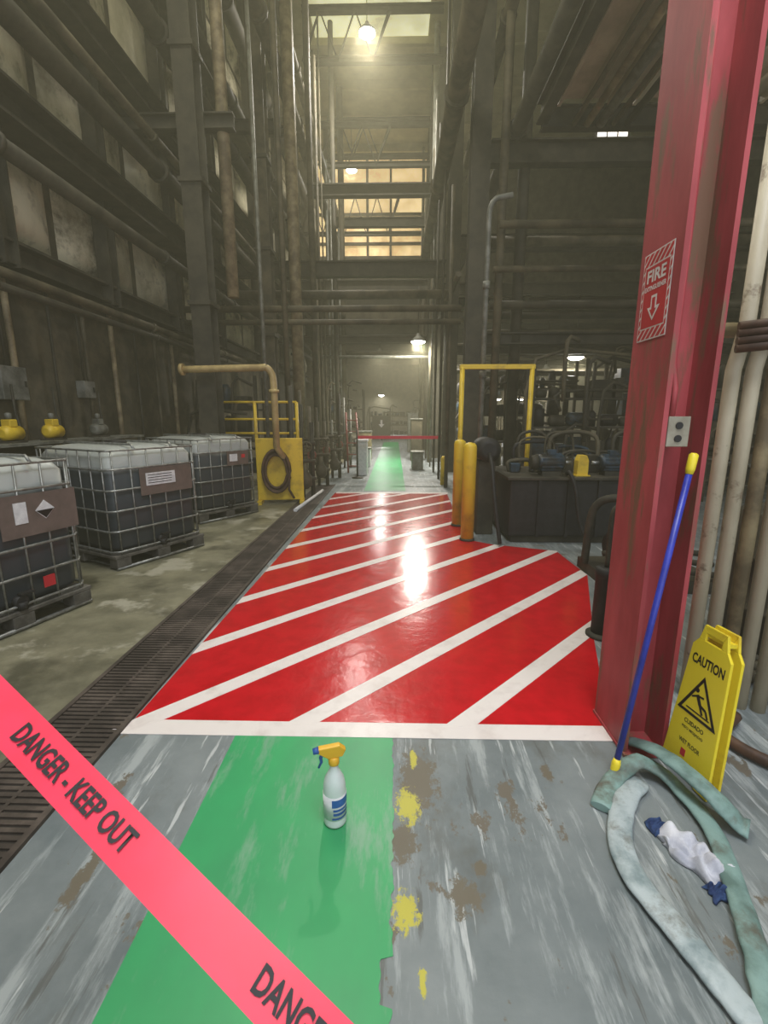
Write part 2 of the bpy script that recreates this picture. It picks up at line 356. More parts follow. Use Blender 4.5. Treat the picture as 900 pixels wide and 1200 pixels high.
for z in (1.320,1.367): obj('socket',MB().lathe([(.013,0),(.013,.004)],M=Matrix.Translation((1.045,1.744,z))@Matrix.Rotation(math.pi/2,4,'X'),seg=16),Mt['black'],t)
obj('conduit',MB().tube([(1.045,1.80,1.395),(1.045,1.80,1.5),(1.045,1.83,1.6),(1.045,1.83,5)],.012,8),Mt['red_col'],t)
t=thing('mop_pole','blue pole with yellow ends leaning on the red column','pole')
a=Vector((.865,1.585,.004)); b=Vector((1.085,1.70,1.27)); d=b-a
obj('shaft',MB().tube([a+d*.06,a+d*.95],.0115,12),Mt['blue'],t)
obj('grip',MB().tube([a+d*.94,a+d*.955,a+d*.995,b],[.012,.016,.016,.009],12),Mt['yellow_sign'],t)
obj('threaded_tip',MB().tube([a,a+d*.02,a+d*.05,a+d*.065],[.009,.015,.017,.012],12),Mt['yellow_sign'],t)
# caution sign
t=thing('caution_sign','yellow folded wet floor caution sign leaning beside the red column','sign')
p0=Vector((1.13,1.70,0)); p1=Vector((1.165,1.485,0)); uu=(p1-p0).normalized(); top=Vector((1.19,1.655,.60))
oc=(p0+p1)/2; up=(top-oc); M=frame(oc,uu,up)@Matrix.Diagonal((.90,1.0,1,1))
def slab(m,z0,th):
    for q in ([(-.13,.004),(-.06,.004),(-.05,.03),(.05,.03),(.06,.004),(.13,.004),(.095,.54),(.07,.57),(-.07,.57),(-.095,.54)],
              [(-.07,.57),(-.04,.57),(-.04,.60),(-.055,.63)],[(.04,.57),(.07,.57),(.055,.63),(.04,.60)],[(-.04,.60),(.04,.60),(.055,.63),(-.055,.63)]):
        m.prism(q,th,M,z0)
m=MB(); slab(m,0,.012); obj('front_panel',m,Mt['yellow_sign'],t,.002)
m=MB(); slab(m,-.045,.012); obj('rear_panel',m,Mt['yellow_sign'],t,.002)
obj('hinge',MB().box(-.06,.06,.585,.60,-.033,0,M),Mt['yellow_sign'],t)
T=lambda x,y:M@Matrix.Translation((x,y,.0128))
text('CAUTION',.160,.040,Mt['ink'],T(0,.49),t,off=.03)
m=MB()
tri=[(-.10,.265),(.10,.265),(0,.44)]; tin=[(-.080,.276),(.080,.276),(0,.418)]
for i in range(3):
    j=(i+1)%3; m.prism([tri[i],tri[j],tin[j],tin[i]],.001,M,.0122)
def seg(m,a,b,w=.006):
    f=lambda p:Vector((p[0]*1.25,(p[1]-.286)*1.25+.285))
    a=f(a);b=f(b);d=(b-a).normalized();n=Vector((-d.y,d.x))*w*.62
    m.prism([tuple(a-n),tuple(b-n),tuple(b+n),tuple(a+n)],.001,M,.0122)
seg(m,(-.012,.345),(.005,.318),.012); seg(m,(.005,.318),(.030,.312),.008); seg(m,(.030,.312),(.042,.292),.007); seg(m,(.004,.318),(.02,.293),.008)
seg(m,(-.01,.342),(-.032,.33),.006); seg(m,(-.01,.342),(.014,.345),.006); seg(m,(-.045,.289),(.05,.289),.004)
m.prism([(-.02+.010*math.cos(q*.7),.376+.010*math.sin(q*.7)) for q in range(9)],.001,M,.0122)
obj('warning_triangle',m,Mt['ink'],t)
text('CUIDADO',.10,.018,Mt['ink'],T(0,.235),t); text('PISO MOJADO',.11,.014,Mt['ink'],T(0,.205),t); text('WET FLOOR',.11,.018,Mt['ink'],T(0,.15),t)
obj('red_sticker',MB().box(-.035,-.01,.09,.12,.0122,.013,M),Mt['sign_red'],t)
# spray bottle
bp=G(393,962); t=thing('spray_bottle','clear plastic spray bottle with yellow and blue trigger standing on green paint','spray bottle',bp+Vector((0,0,.003)),math.radians(-165))
obj('body',MB().lathe([(.034,0),(.04,.006),(.04,.012),(.04,.12),(.039,.15),(.034,.175),(.022,.20),(.015,.215),(.014,.235)],seg=28),Mt['bottle'],t)
obj('paper_label',MB().lathe([(.0408,.035),(.0408,.125)],seg=28),Mt['label'],t)
m=MB()
for a0,a1,z0,z1 in ((1.2,3.2,.088,.118),(1.3,2.8,.072,.081),(1.3,3.1,.056,.066),(1.2,3.2,.040,.047)):
    n=8; vs=[];fs=[]
    for k in range(n+1):
        q=a0+(a1-a0)*k/n
        for z in (z0,z1): vs.append((.0413*math.cos(q),.0413*math.sin(q),z))
    for k in range(n): fs.append((2*k,2*k+2,2*k+3,2*k+1))
    m.add(vs,fs,True)
obj('label_print',m,Mt['bottle_blue'],t)
obj('collar',MB().lathe([(.018,.232),(.019,.235),(.019,.255),(.014,.26)],seg=18),Mt['amber'],t)
obj('spray_head',MB().prism([(-.03,.26),(.02,.258),(.055,.285),(.052,.302),(-.02,.305),(-.042,.285)],.022,Matrix.Rotation(math.pi/2,4,'X')@Matrix.Translation((0,0,-.011))),Mt['amber'],t,.004)
obj('nozzle',MB().tube([(.05,0,.292),(.07,0,.290)],[.012,.010],12),Mt['bottle_blue'],t)
obj('trigger',MB().tube([(.035,0,.282),(.045,0,.262),(.042,0,.245),(.052,0,.225)],[.006,.006,.005,.004],8),Mt['bottle_blue'],t)
# ================= HOSES, RAGS
def lay(pix,r,z): return smooth([G(x,y,z) for x,y in pix],8)
def wob(pts,r,s): return [r*(1+.14*noise.noise(Vector((i*.35,s,0)))) for i in range(len(pts))]
pts=lay([(748,915),(731,942),(727,985),(745,1030),(790,1085),(835,1140),(880,1195),(915,1240),(950,1290)],.04,.018)
tag(obj('discharge_hose',MB().tube(pts,wob(pts,.040,1),16,.38),Mt['hose']),'pale grey fabric hose on floor, left one passing beside the white rag','hose')
pts=lay([(704,946),(714,920),(744,903),(786,917),(832,968),(860,1035),(884,1110),(900,1175),(915,1240)],.03,.018)
pts=[p+Vector((0,0,.045*max(0,1-abs(i-17)/9))) for i,p in enumerate(pts)]
tag(obj('discharge_hose',MB().tube(pts,wob(pts,.035,5),16,.42),Mt['hose_green']),'green grey fabric hose curling around the right of the white rag','hose')
pts=lay([(738,868),(765,893),(800,925),(842,955),(878,972)],.04,.03)
pts=[p+Vector((0,0,.08*math.sin(math.pi*min(1,i/len(pts)*1.1)))) for i,p in enumerate(pts)]
tag(obj('discharge_hose',MB().tube(pts,wob(pts,.038,8),16,.4),Mt['hose_green']),'short flat green hose end crossing on top near the caution sign','hose')
def rag(name,c,w,l,h,rz,mt,seed,label):
    n=30; vs=[];fs=[]
    for i in range(n+1):
        for j in range(n+1):
            x=(i/n-.5);y=(j/n-.5); r=1+.45*noise.noise(Vector((x*3+seed,y*3,seed)))
            e=max(0,1-(max(abs(x),abs(y))*2)**4)
            z=.004+h*e*(.35+abs(noise.noise(Vector((x*2.5+seed,y*5,3+seed))))*1.6)
            vs.append((x*w*r,y*l*r,z))
    for i in range(n):
        for j in range(n):
            a=i*(n+1)+j; fs.append((a,a+n+1,a+n+2,a+1))
    o=obj(name,MB().add(vs,fs,True),mt,loc=c); o.rotation_euler=(0,0,rz); s_=o.modifiers.new('s','SOLIDIFY'); s_.thickness=.003
    return tag(o,label,'rag')
rag('cleaning_rag',G(812,1005),.12,.20,.05,.5,Mt['rag'],2.3,'crumpled white rag lying between the two hoses')
rag('cleaning_rag',G(770,972),.07,.06,.03,.2,Mt['rag_blue'],5.1,'small crumpled blue rag just left of the white rag')
rag('cleaning_rag',G(843,1048),.07,.05,.03,.2,Mt['rag_blue'],8.1,'small dark blue rag below the white rag by the hose')
# ================= DANGER TAPE
t=thing('barrier_tape','taut red DANGER KEEP OUT tape slanting across the lower left foreground','tape')
A=AD(0,832,.85); B=AD(357,1200,.62); d=(B-A).normalized(); n0=(O-(A+B)/2).normalized(); upv=n0.cross(d).normalized()
if upv.z<0: upv=-upv
M=frame(A,d,upv)
vs=[];fs=[];n=60
for i in range(n+1):
    s_=-.9+i/n*2.1; tw=.002*math.sin(s_*7)
    for q in (-.036,0,.036): vs.append(M@Vector((s_,q,tw*(q/.036))))
for i in range(n):
    for k in (0,1): fs.append((3*i+k,3*i+3+k,3*i+4+k,3*i+k+1))
obj('ribbon',MB().add(vs,fs,True),Mt['tape'],t)
for s_ in (-.37,.215,.79): text('DANGER - KEEP OUT',.305,.034,Mt['ink'],M@Matrix.Translation((s_,0,.003)),t,off=.025)
# ================= IBC TOTES
def rbox_tank(m,L,W,z0,z1,r=.09):
    rings=[]
    for f,ins in [(0,.06),(.03,.01),(.06,0),(.9,0),(.95,.03),(.985,.09),(1,.18)]:
        a,b_=L/2-ins,W/2-ins; z=z0+(z1-z0)*f; ring=[]
        for cx,cy,q0 in ((a-r,b_-r,0),(-a+r,b_-r,90),(-a+r,-b_+r,180),(a-r,-b_+r,270)):
            for k in range(5):
                q=math.radians(q0+k*22.5); ring.append((cx+r*math.cos(q),cy+r*math.sin(q),z))
        rings.append(ring)
    k=len(rings[0]); vs=[v for r_ in rings for v in r_]
    fs=[(i*k+j,i*k+(j+1)%k,(i+1)*k+(j+1)%k,(i+1)*k+j) for i in range(len(rings)-1) for j in range(k)]
    m.add(vs,fs,True); m.add(rings[-1],[tuple(range(k))]); m.add(rings[0],[tuple(reversed(range(k)))])
L_,W_=1.2,1.0
def tote():
    t=thing('tote_tank','x','tank',group='caged liquid totes')
    m=MB(); rbox_tank(m,1.12,.92,.15,1.13); obj('tank',m,Mt['ibc'],t)
    c=MB(); r=.010
    X,Y=L_/2-.015,W_/2-.015
    for z in (.17,.36,.55,.74,.93,1.10):
        c.tube([(X-.05,Y,z),(-X+.05,Y,z),(-X,Y-.05,z),(-X,-Y+.05,z),(-X+.05,-Y,z),(X-.05,-Y,z),(X,-Y+.05,z),(X,Y-.05,z)],r,6,closed=True)
    for i in range(7):
        x=-X+.06+(2*X-.12)*i/6
        for y in (-Y,Y): c.tube([(x,y,.14),(x,y,1.10)],.007,6)
    for i in range(6):
        y=-Y+.06+(2*Y-.12)*i/5
        for x in (-X,X): c.tube([(x,y,.14),(x,y,1.10)],.007,6)
    for y in (-.2,.2): c.tube([(-X,y,1.10),(-X+.04,y,1.145),(X-.04,y,1.145),(X,y,1.10)],.012,6)
    obj('cage',c,Mt['galv'],t)
    p=MB(); p.box(-.6,.6,-.5,.5,.11,.14)
    for x in (-.54,0,.54):
        for y in (-.42,0,.42): p.box(x-.06,x+.06,y-.07,y+.07,.015,.11)
    obj('pallet',p,Mt['pallet'],t,.006)
    p=MB()
    for y in (-.42,0,.42): p.tube([(-.59,y,.012),(.59,y,.012)],.012,6)
    p.tube([(.59,-.49,.02),(.59,.49,.02)],.015,6); p.tube([(-.59,-.49,.02),(-.59,.49,.02)],.015,6)
    obj('skid_frame',p,Mt['galv'],t)
    obj('lid',MB().lathe([(.10,1.13),(.10,1.15),(.085,1.165),(.02,1.168)],seg=24),Mt['black'],t)
    v=MB().tube([(.50,0,.20),(.61,0,.20)],.04,12).tube([(.60,0,.20),(.60,0,.15)],.03,10); v.box(.58,.62,-.01,.08,.245,.258); obj('valve',v,Mt['black'],t)
    return t
def plate(t,y0,y1,z0,z1,x=.592,mt='plate',name='backing_plate'): return obj(name,MB().box(x,x+.004,y0,y1,z0,z1),Mt[mt],t)
base=tote(); T2=copy_tree(base); T3=copy_tree(base)
def place(t,C,ang,label):
    u=Vector((-math.sin(ang),math.cos(ang),0)); x=Vector((math.cos(ang),math.sin(ang),0))
    c=Vector((C[0],C[1],0))+u*.5-x*.6; t.location=c; t.rotation_euler=(0,0,ang); t['label']=label
place(base,(-2.60,2.33),math.radians(-16.8),'nearest caged tote with black and white hazard diamond, cut by left edge')
place(T2,(-2.54,3.98),math.radians(-27),'middle caged tote of dark liquid with white paper label on brown plate')
place(T3,(-2.56,5.86),math.radians(-33),'farthest caged tote with whitest top, nearest the yellow hose board')
plate(base,-.05,.47,.62,.90); plate(base,.16,.24,.24,.32,.594,'sign_red','red_label')
o=MB().prism([(-.065,0),(0,-.065),(.065,0),(0,.065)],.002,frame((.5975,.24,.78),(0,1,0),(0,0,1))); obj('hazard_diamond',o,Mt['label'],base)
o=MB().prism([(-.06,-.002),(0,-.06),(.06,-.002)],.001,frame((.5996,.24,.78),(0,1,0),(0,0,1))); obj('diamond_print',o,Mt['ink'],base)
plate(base,.04,.12,.71,.85,.5965,'label','paper_label')
plate(T2,-.18,.40,.66,.92,.592,'plate'); plate(T2,-.12,.20,.75,.87,.5965,'label','paper_label')
m=MB()
for z in (.77,.795,.82,.845): m.box(.6006,.6012,-.10,.08+z*.1,z,z+.007)
obj('label_print',m,Mt['ink'],T2)
plate(T3,.0,.36,.74,.93,.592,'plate'); plate(T3,.04,.17,.79,.89,.5965,'label','paper_label'); plate(T3,.24,.30,.83,.88,.5965,'sign_red','red_label')
t=thing('wall_shelf','steel shelf on legs behind the totes carrying yellow pumps','shelf')
obj('shelf_top',MB().box(-4.18,-3.8,3.6,7.0,1.10,1.13),Mt['steel_grey'],t)
for y in (3.65,5.3,6.95):
    for x in (-3.86,-4.16): obj('leg',MB().box(x,x+.04,y-.02,y+.02,0,1.10),Mt['steel_grey'],t)
def pump(mt):
    t=thing('dosing_pump','x','pump',group='small pumps on the shelf behind the totes')
    obj('base',MB().box(-.08,.08,-.11,.11,0,.02),Mt['steel_dark'],t)
    obj('body',MB().tube([(0,-.12,.10),(0,-.09,.10),(0,.10,.10)],[.04,.075,.075],16),Mt[mt],t)
    obj('gearbox',MB().box(-.05,.05,-.05,.05,.16,.24),Mt[mt],t,.01)
    obj('bonnet',MB().lathe([(.025,.24),(.03,.25),(.03,.30),(.012,.31)],seg=12),Mt['steel_grey'],t)
    obj('outlet_pipe',MB().tube([(.0,.08,.1),(.0,.16,.1),(-.05,.16,.3),(-.05,.16,.6)],.012,8),Mt['steel_dark'],t)
    return t
for i,(y,mt,lb) in enumerate(((4.75,'yellow','yellow pump on the shelf at far left, nearest the camera'),(5.35,'yellow','second yellow pump along the shelf from the left'),(6.2,'steel_grey','grey pump on the shelf beyond the two yellow pumps'))):
    q=pump(mt); q.location=(-3.97,y,1.13); q['label']=lb
for i,(y,z,s_) in enumerate(((5.05,1.75,.35),(6.3,1.75,.22))):
    t=thing('junction_box',['large grey junction box on the dark left wall above nearest tote','small grey junction box on left wall above the middle tote'][i],'electrical box',(-4.2,y,z),0,'wall junction boxes')
    obj('housing',MB().box(0,.12,-s_/2,s_/2,-s_/2,s_/2),Mt['steel_grey'],t,.008); obj('latch',MB().box(.12,.135,s_/2-.05,s_/2-.03,-.03,.03),Mt['steel_dark'],t)
    obj('conduit',MB().tube([(.05,0,s_/2),(.05,0,2.9-z)],.015,8),Mt['steel_dark'],t)
# vertical and horizontal pipe runs on the dark lower left wall
for k in range(9):
    y=3.9+.62*k; tag(obj('wall_conduit',MB().tube([(-4.13,y,1.14 if y<7 else 0),(-4.13,y,2.9)],.018+.008*(k%3),8),Mt[['steel_dark','steel_brown','steel_tan'][k%3]]),'thin vertical conduit on the dark lower left wall','pipe','conduits on the lower left wall')
def hb(x,z,w,h,y0,y1,lb,mt='steel_dark'): return tag(obj('steel_beam',MB().hbeam((x,y0,z),(x,y1,z),w,h,.03),Mt[mt]),lb,'beam')
hb(-4.02,3.05,.26,.25,-2.9,21.9,'long dark beam along the left wall at the foot of the pale panels')
hb(-3.85,4.35,.45,.35,-2.9,21.9,'long dark beam halfway up the pale left wall panels')
hb(-3.85,6.0,.45,.35,-2.9,21.9,'long dark beam high on the left wall')
hb(-3.88,8.2,.4,.35,-2.9,21.9,'topmost long dark beam on the left wall')
def lp(x,z,r,y0,y1,lb,mt='steel_brown'):
    t=thing('long_pipe',lb,'pipe',(x,0,z)); obj('pipe',MB().tube([(0,y0,0),(0,y1,0)],r,12),Mt[mt],t)
    y=y0+1
    while y<min(y1,14): obj('coupling',MB().tube([(0,y-.03,0),(0,y+.03,0)],r*1.3,12),Mt[mt],t); y+=3
    return t
lp(-3.50,3.75,.08,-2.5,21,'brown pipe on the left, just under the mid wall beam','steel_dark')
lp(-3.45,4.9,.12,-2.5,11.9,'thick brown pipe on the left just above the mid wall beam','steel_dark')
lp(-3.5,5.35,.06,-2.5,21,'thin brown pipe on the left between two wall beams')
lp(-3.3,6.6,.13,-2.5,21,'thick dark pipe high on the left above the upper beam','steel_dark')
lp(-3.25,7.5,.10,-2.5,21,'dark pipe high on the left between the two upper beams','steel_dark')
lp(-3.3,9.2,.16,-2.5,21,'thickest dark pipe highest on the left','steel_dark')
lp(-3.75,2.75,.05,-2.5,12,'thin dark pipe low on left wall, upper of a close pair')
lp(-3.7,2.6,.04,-2.5,12,'thinnest dark pipe low on left wall, lower of a close pair','steel_dark')
lp(-2.27,7.9,.13,5,21,'large brown overhead pipe beside the left columns','steel_brown')
lp(-2.25,9.0,.10,5,21,'brown overhead pipe left of the roof opening')
lp(.97,6.4,.16,4.5,19.5,'large overhead pipe to right of the central opening','steel_brown')
lp(1.72,7.4,.10,4.5,21,'overhead pipe above the right columns')
lp(1.95,5.9,.12,4.5,21,'dark overhead pipe above the deck edge on the right','steel_dark')
lp(1.12,3.85,.05,8.8,15,'thin pipe running low along the right columns')
for i,y in enumerate((3.2,5.0,6.8,8.8,11,14,17)):
    m=MB(); m.hbeam((-3.95,y,2.9),(-3.95,y,12),.18,.2,.02); tag(obj('wall_stanchion',m,Mt['steel_dark']),'brown steel stanchion against the pale left wall panels','column','stanchions on the left wall')
for i,(y,z) in enumerate(((7.3,5.5),(7.3,8.6),(10,6.9),(10,9.6),(13,8.4))):
    tag(obj('wall_strut',MB().hbeam((-3.9,y+.2,z),(-2.3,y+.2,z),.14,.2,.02),Mt['steel_dark']),['lower short strut tying nearest left column to the wall','upper short strut tying nearest left column to the wall','lower short strut tying second left column to the wall','upper short strut tying second left column to the wall','short strut tying third left column to the wall'][i],'beam')
for i,y in enumerate((7.3,10,13,16.2,20)):
    t=thing('steel_column',['nearest brown column of the left row, beside the tan pipe','second brown column of the left row from the camera','third brown column of the left row from the camera','fourth brown column of the left row from the camera','farthest brown column of the left row'][i],'column',(-2.85 if i==0 else -2.6,y,0),0,'left row of columns')
    obj('shaft',MB().hbeam((0,0,.02),(0,0,12),.28,.3,.025),Mt['steel_dark' if i==0 else 'steel_brown'],t); obj('base_plate',MB().box(-.2,.2,-.2,.2,0,.02),Mt['steel_dark'],t)
    for z in (3.0,4.6,6.2): obj('clamp',MB().box(-.17,.17,-.18,.18,z,z+.06),Mt['steel_dark'],t)
for i,(x,y,r,mt) in enumerate(((-2.5,7.6,.09,'steel_tan'),(-2.03,10.1,.12,'steel_tan'),(-2.0,8.9,.05,'steel_brown'),(-1.9,11.5,.07,'steel_brown'),(-2.05,12.4,.07,'steel_brown'),(-1.75,14.5,.07,'steel_dark'),(-1.8,17,.1,'steel_brown'))):
    m=MB(); m.tube([(x,y,0 if i!=0 else 3.2),(x,y,11.6)],r,12)
    tag(obj('riser_pipe',m,Mt[mt]),['tan riser pipe high beside nearest left column','thick tan riser pipe by the second left column','thin brown riser pipe between first and second left columns','brown riser pipe by the walkway past the second left column','tan riser pipe before the third left column','dark riser pipe beyond the third left column','brown riser pipe near the fourth left column'][i],'pipe')
rn=random.Random(3)
for k in range(14):
    x=-2.35+rn.uniform(0,.5); y=8.2+k*.8+rn.uniform(-.1,.1)
    tag(obj('thin_riser',MB().tube([(x,y,0),(x,y,rn.uniform(6,11.5))],.02+.02*rn.random(),8),Mt[rn.choice(['steel_dark','steel_brown','steel_grey'])]),'thin riser pipe in the dense cluster left of the walkway','pipe','thin risers left of the walkway')
for k in range(9):
    x=1.0+rn.uniform(0,.12); y=9.2+k*1.3
    tag(obj('thin_riser',MB().tube([(x,y,0),(x,y,rn.uniform(5,11.5))],.02+.02*rn.random(),8),Mt[rn.choice(['steel_dark','steel_brown','steel_grey'])]),'thin riser pipe in the cluster right of the walkway','pipe','thin risers right of the walkway')
for i,y in enumerate((8.6,12,16,20)):
    t=thing('steel_column',['nearest dark column of the right row, behind the yellow frame','second dark column of the right row from the camera','third dark column of the right row from the camera','farthest dark column of the right row'][i],'column',(1.38,y,0),0,'right row of columns')
    obj('shaft',MB().hbeam((0,0,.02),(0,0,12),.3,.3,.025),Mt['steel_dark'],t); obj('base_plate',MB().box(-.2,.2,-.2,.2,0,.02),Mt['steel_dark'],t)
for i,(x,y,r,mt) in enumerate(((1.72,8.3,.07,'steel_brown'),(1.62,10.6,.05,'steel_brown'),(1.1,14.6,.08,'steel_grey'),(2.15,8.75,.1,'steel_dark'))):
    tag(obj('riser_pipe',MB().tube([(x,y,0),(x,y,11.6 if i!=1 else 5)],r,12),Mt[mt]),['brown riser pipe just right of nearest right column','thin brown riser pipe past the nearest right column','grey riser pipe between second and third right columns','thick dark riser pipe right of the yellow frame'][i],'pipe')
def cp(y,z,r,x0,x1,lb,mt='steel_brown'): return tag(obj('cross_pipe',MB().tube([(x0,y,z),(x1,y,z)],r,12),Mt[mt]),lb,'pipe')
cp(9.0,3.33,.06,-3.9,1.2,'upper of the near pair of pipes crossing over the walkway','steel_brown')
cp(9.0,3.10,.05,-3.9,1.2,'lower of the near pair of pipes crossing over the walkway','steel_brown')
cp(11.2,4.1,.10,-3.9,1.2,'thick brown pipe crossing over the walkway behind the near pair')
cp(13.5,4.3,.06,-3.9,8,'long thin pipe crossing from left wall to right bay')
cp(14.9,3.2,.05,-2.4,1.2,'thin low pipe crossing the walkway far away','steel_grey')
cp(17.3,3.6,.08,-2.4,1.2,'farthest pipe crossing over the walkway')
for i,(y,z,h) in enumerate(((12.0,4.9,.35),(16.0,5.5,.45),(20,5.95,.35),(21.5,5.2,.5),(16,3.9,.25),(14,7.4,.3),(18,8.1,.3))):
    tag(obj('cross_beam',MB().hbeam((-3.9 if i<5 else -2.4,y+(.15 if i in (0,1,2,4) else 0),z),(1.22,y+(.15 if i in (0,1,2,4) else 0),z),.22,h,.03),Mt['steel_dark']),['nearest dark beam bridging the walkway between column rows','middle deep dark beam bridging the walkway','deep dark beam bridging the walkway below the high window','farthest dark beam bridging the walkway below the high window','lowest dark beam bridging the walkway','high beam bridging between the rows under the nearer trusses','high beam bridging just before the bright high window'][i],'beam')
t=thing('elbow_pipe','yellow tan pipe with elbow dropping behind the yellow hose board','pipe')
YE=6.95
P=[AY(213,433,YE),AY(300,431,YE),AY(312,431,YE),AY(319,440,YE),AY(321,455,YE)]; e=P[-1].copy(); e.z=.95
obj('pipe',MB().tube(smooth(P[:],6)+[e,Vector((e.x,7.7,.6)),Vector((e.x,7.7,0))],.05,14),Mt['yellow_tan'],t)
obj('flange',MB().tube([P[0]-Vector((.02,0,0)),P[0]+Vector((.03,0,0))],.085,14),Mt['yellow_tan'],t); obj('flange',MB().tube([P[4]-Vector((0,0,.02)),P[4]-Vector((0,0,.06))],.075,14),Mt['yellow_tan'],t)
c=G(330,590)
t=thing('hose_board','yellow metal hose board standing at end of the totes','board',(c.x,c.y,0),math.radians(8))
obj('board',MB().box(-.37,.37,0,.05,.06,1.06),Mt['yellow'],t,.01)
obj('foot',MB().box(-.37,-.30,-.12,.2,0,.06),Mt['yellow'],t); obj('foot',MB().box(.30,.37,-.12,.2,0,.06),Mt['yellow'],t)
obj('hook',MB().tube([(-.05,0,.86),(-.05,-.13,.86),(-.05,-.14,.9)],.015,8),Mt['steel_dark'],t)
m=MB(); pts=[]
for k in range(7*20+1):
    q=2*math.pi*k/20; lap=k//20; rr=(1,.9,1.05,.85,.97,.8,1.02,1)[lap]; pts.append((-.05+.21*rr*math.cos(q),-.03-.013*(k/20),.54+.33*rr*math.sin(q)))
pts.append((.14,-.1,.25)); pts.append((.22,-.12,.10))
m.tube(pts,.019,8); hz=obj('hose_coil',m,Mt['hose_brown'],loc=(c.x,c.y,0)); hz.rotation_euler=(0,0,math.radians(8)); tag(hz,'coiled brown rubber hose hanging on the yellow board','hose')
t=thing('guard_rail','yellow pipe guard rail behind the yellow hose board','rail')
for x in (-3.3,-2.5,-1.75): obj('post',MB().tube([(x,8.4,0),(x,8.4,1.65)],.03,10),Mt['yellow'],t)
for z in (1.65,1.35,1.1): obj('rail',MB().tube([(-3.3,8.4,z),(-1.75,8.4,z)],.022,10),Mt['yellow'],t)
tag(obj('loose_pipe',MB().tube([G(346,598,.03),G(378,575,.03)],.03,10),Mt['label']),'white pipe lying on the floor beside the drain','pipe')
def wheel(m,c,r,axis='X'):
    pts=[]
    for k in range(16):
        q=2*math.pi*k/16; pts.append((c[0],c[1]+r*math.cos(q),c[2]+r*math.sin(q)) if axis=='X' else (c[0]+r*math.cos(q),c[1],c[2]+r*math.sin(q)))
    m.tube(pts,.012,6,closed=True)
    for a,b_ in ((0,8),(4,12)): m.tube([pts[a],pts[b_]],.008,6)
for i,(x,y) in enumerate(((-1.65,7.9),(-1.6,9.3),(-1.5,10.6),(-1.45,12.8))):
    t=thing('valve_manifold',['nearest pipe manifold with hand wheels left of the walkway','second pipe manifold with hand wheels left of the walkway','third pipe manifold with hand wheels left of the walkway','farthest pipe manifold with hand wheels left of the walkway'][i],'valves',(x,y,0),0,'pipe manifolds left of the walkway')
    m=MB()
    for k in range(4):
        xx=-.25+.16*k; m.tube([(xx,.06*k-.1,0),(xx,.06*k-.1,1.0+.3*((k*7+i*3)%4))],.03+.008*(k%2),10)
    for z in (.35,.65,.95): m.tube([(-.35,0,z),(.3,0,z)],.03,10)
    obj('pipework',m,Mt[['steel_dark','steel_brown','steel_brown','steel_grey'][i]],t)
    obj('valve_body',MB().lathe([(.05,.2),(.11,.26),(.11,.4),(.05,.48),(.03,.62)],(.15,-.16,0),14),Mt['steel_brown'],t)
    for k in range(3):
        m=MB(); wheel(m,(-.25+.22*k,-.18,.4+.25*k),.08,'Y'); m.tube([(-.25+.22*k,-.18,.4+.25*k),(-.25+.22*k,.02,.35+.25*k)],.012,6); obj('hand_wheel',m,Mt['ladder_red' if k==1 else 'steel_brown'],t)
t=thing('step_ladder','red step ladder leaning left of the far walkway','ladder')
for s_ in (-.16,.16): obj('rail',MB().tube([(-1.0+s_,11.6,0),(-1.12+s_*.8,12.1,1.5)],.022,8),Mt['ladder_red'],t)
for k in range(5):
    f=(k+.6)/5.3; obj('rung',MB().tube([(-1.0-.12*f-.16*(1-.2*f),11.6+.5*f,1.5*f),(-1.0-.12*f+.16*(1-.2*f),11.6+.5*f,1.5*f)],.015,6),Mt['ladder_red'],t)
t=thing('storage_bin','white storage bin by the foot of the red ladder','bin',(-.78,11.2,0)); obj('body',MB().box(-.13,.13,-.2,.2,0,.8),Mt['label'],t,.02); obj('lid',MB().box(-.15,.15,-.22,.22,.8,.86),Mt['label'],t,.01)
for i,(x,y,w_,h_) in enumerate(((-.85,13.2,.35,.5),(-.95,15.3,.4,.9),(.62,12.5,.3,.45),(.7,15.0,.35,1.3),(.72,18.6,.4,1.5))):
    t=thing('supply_crate',['low pale crate left of the far walkway behind the white bin','taller pale crate left of the far walkway','low grey crate right of the far walkway','tall brown cabinet right of the far walkway','farthest tall grey cabinet right of the walkway'][i],'crate',(x,y,0)); obj('body',MB().box(-w_/2,w_/2,-.25,.25,0,h_),Mt[['label','steel_tan','steel_grey','steel_brown','steel_grey'][i]],t,.015); obj('lid',MB().box(-w_/2-.02,w_/2+.02,-.27,.27,h_,h_+.04),Mt['steel_grey'],t,.008)
t=thing('barrier_tape','distant red barrier tape strung across the walkway beyond the red zone','tape')
obj('ribbon',MB().box(-.83,1.05,10.59,10.595,.90,.97),Mt['tape'],t)
t=thing('barrier_post','slim dark post holding left end of the distant tape','post',(-.85,10.6,0))
obj('pole',MB().tube([(0,0,.02),(0,0,1.1)],.02,8),Mt['steel_dark'],t); obj('base',MB().lathe([(.13,0),(.13,.02),(.02,.04)],seg=16),Mt['steel_dark'],t)
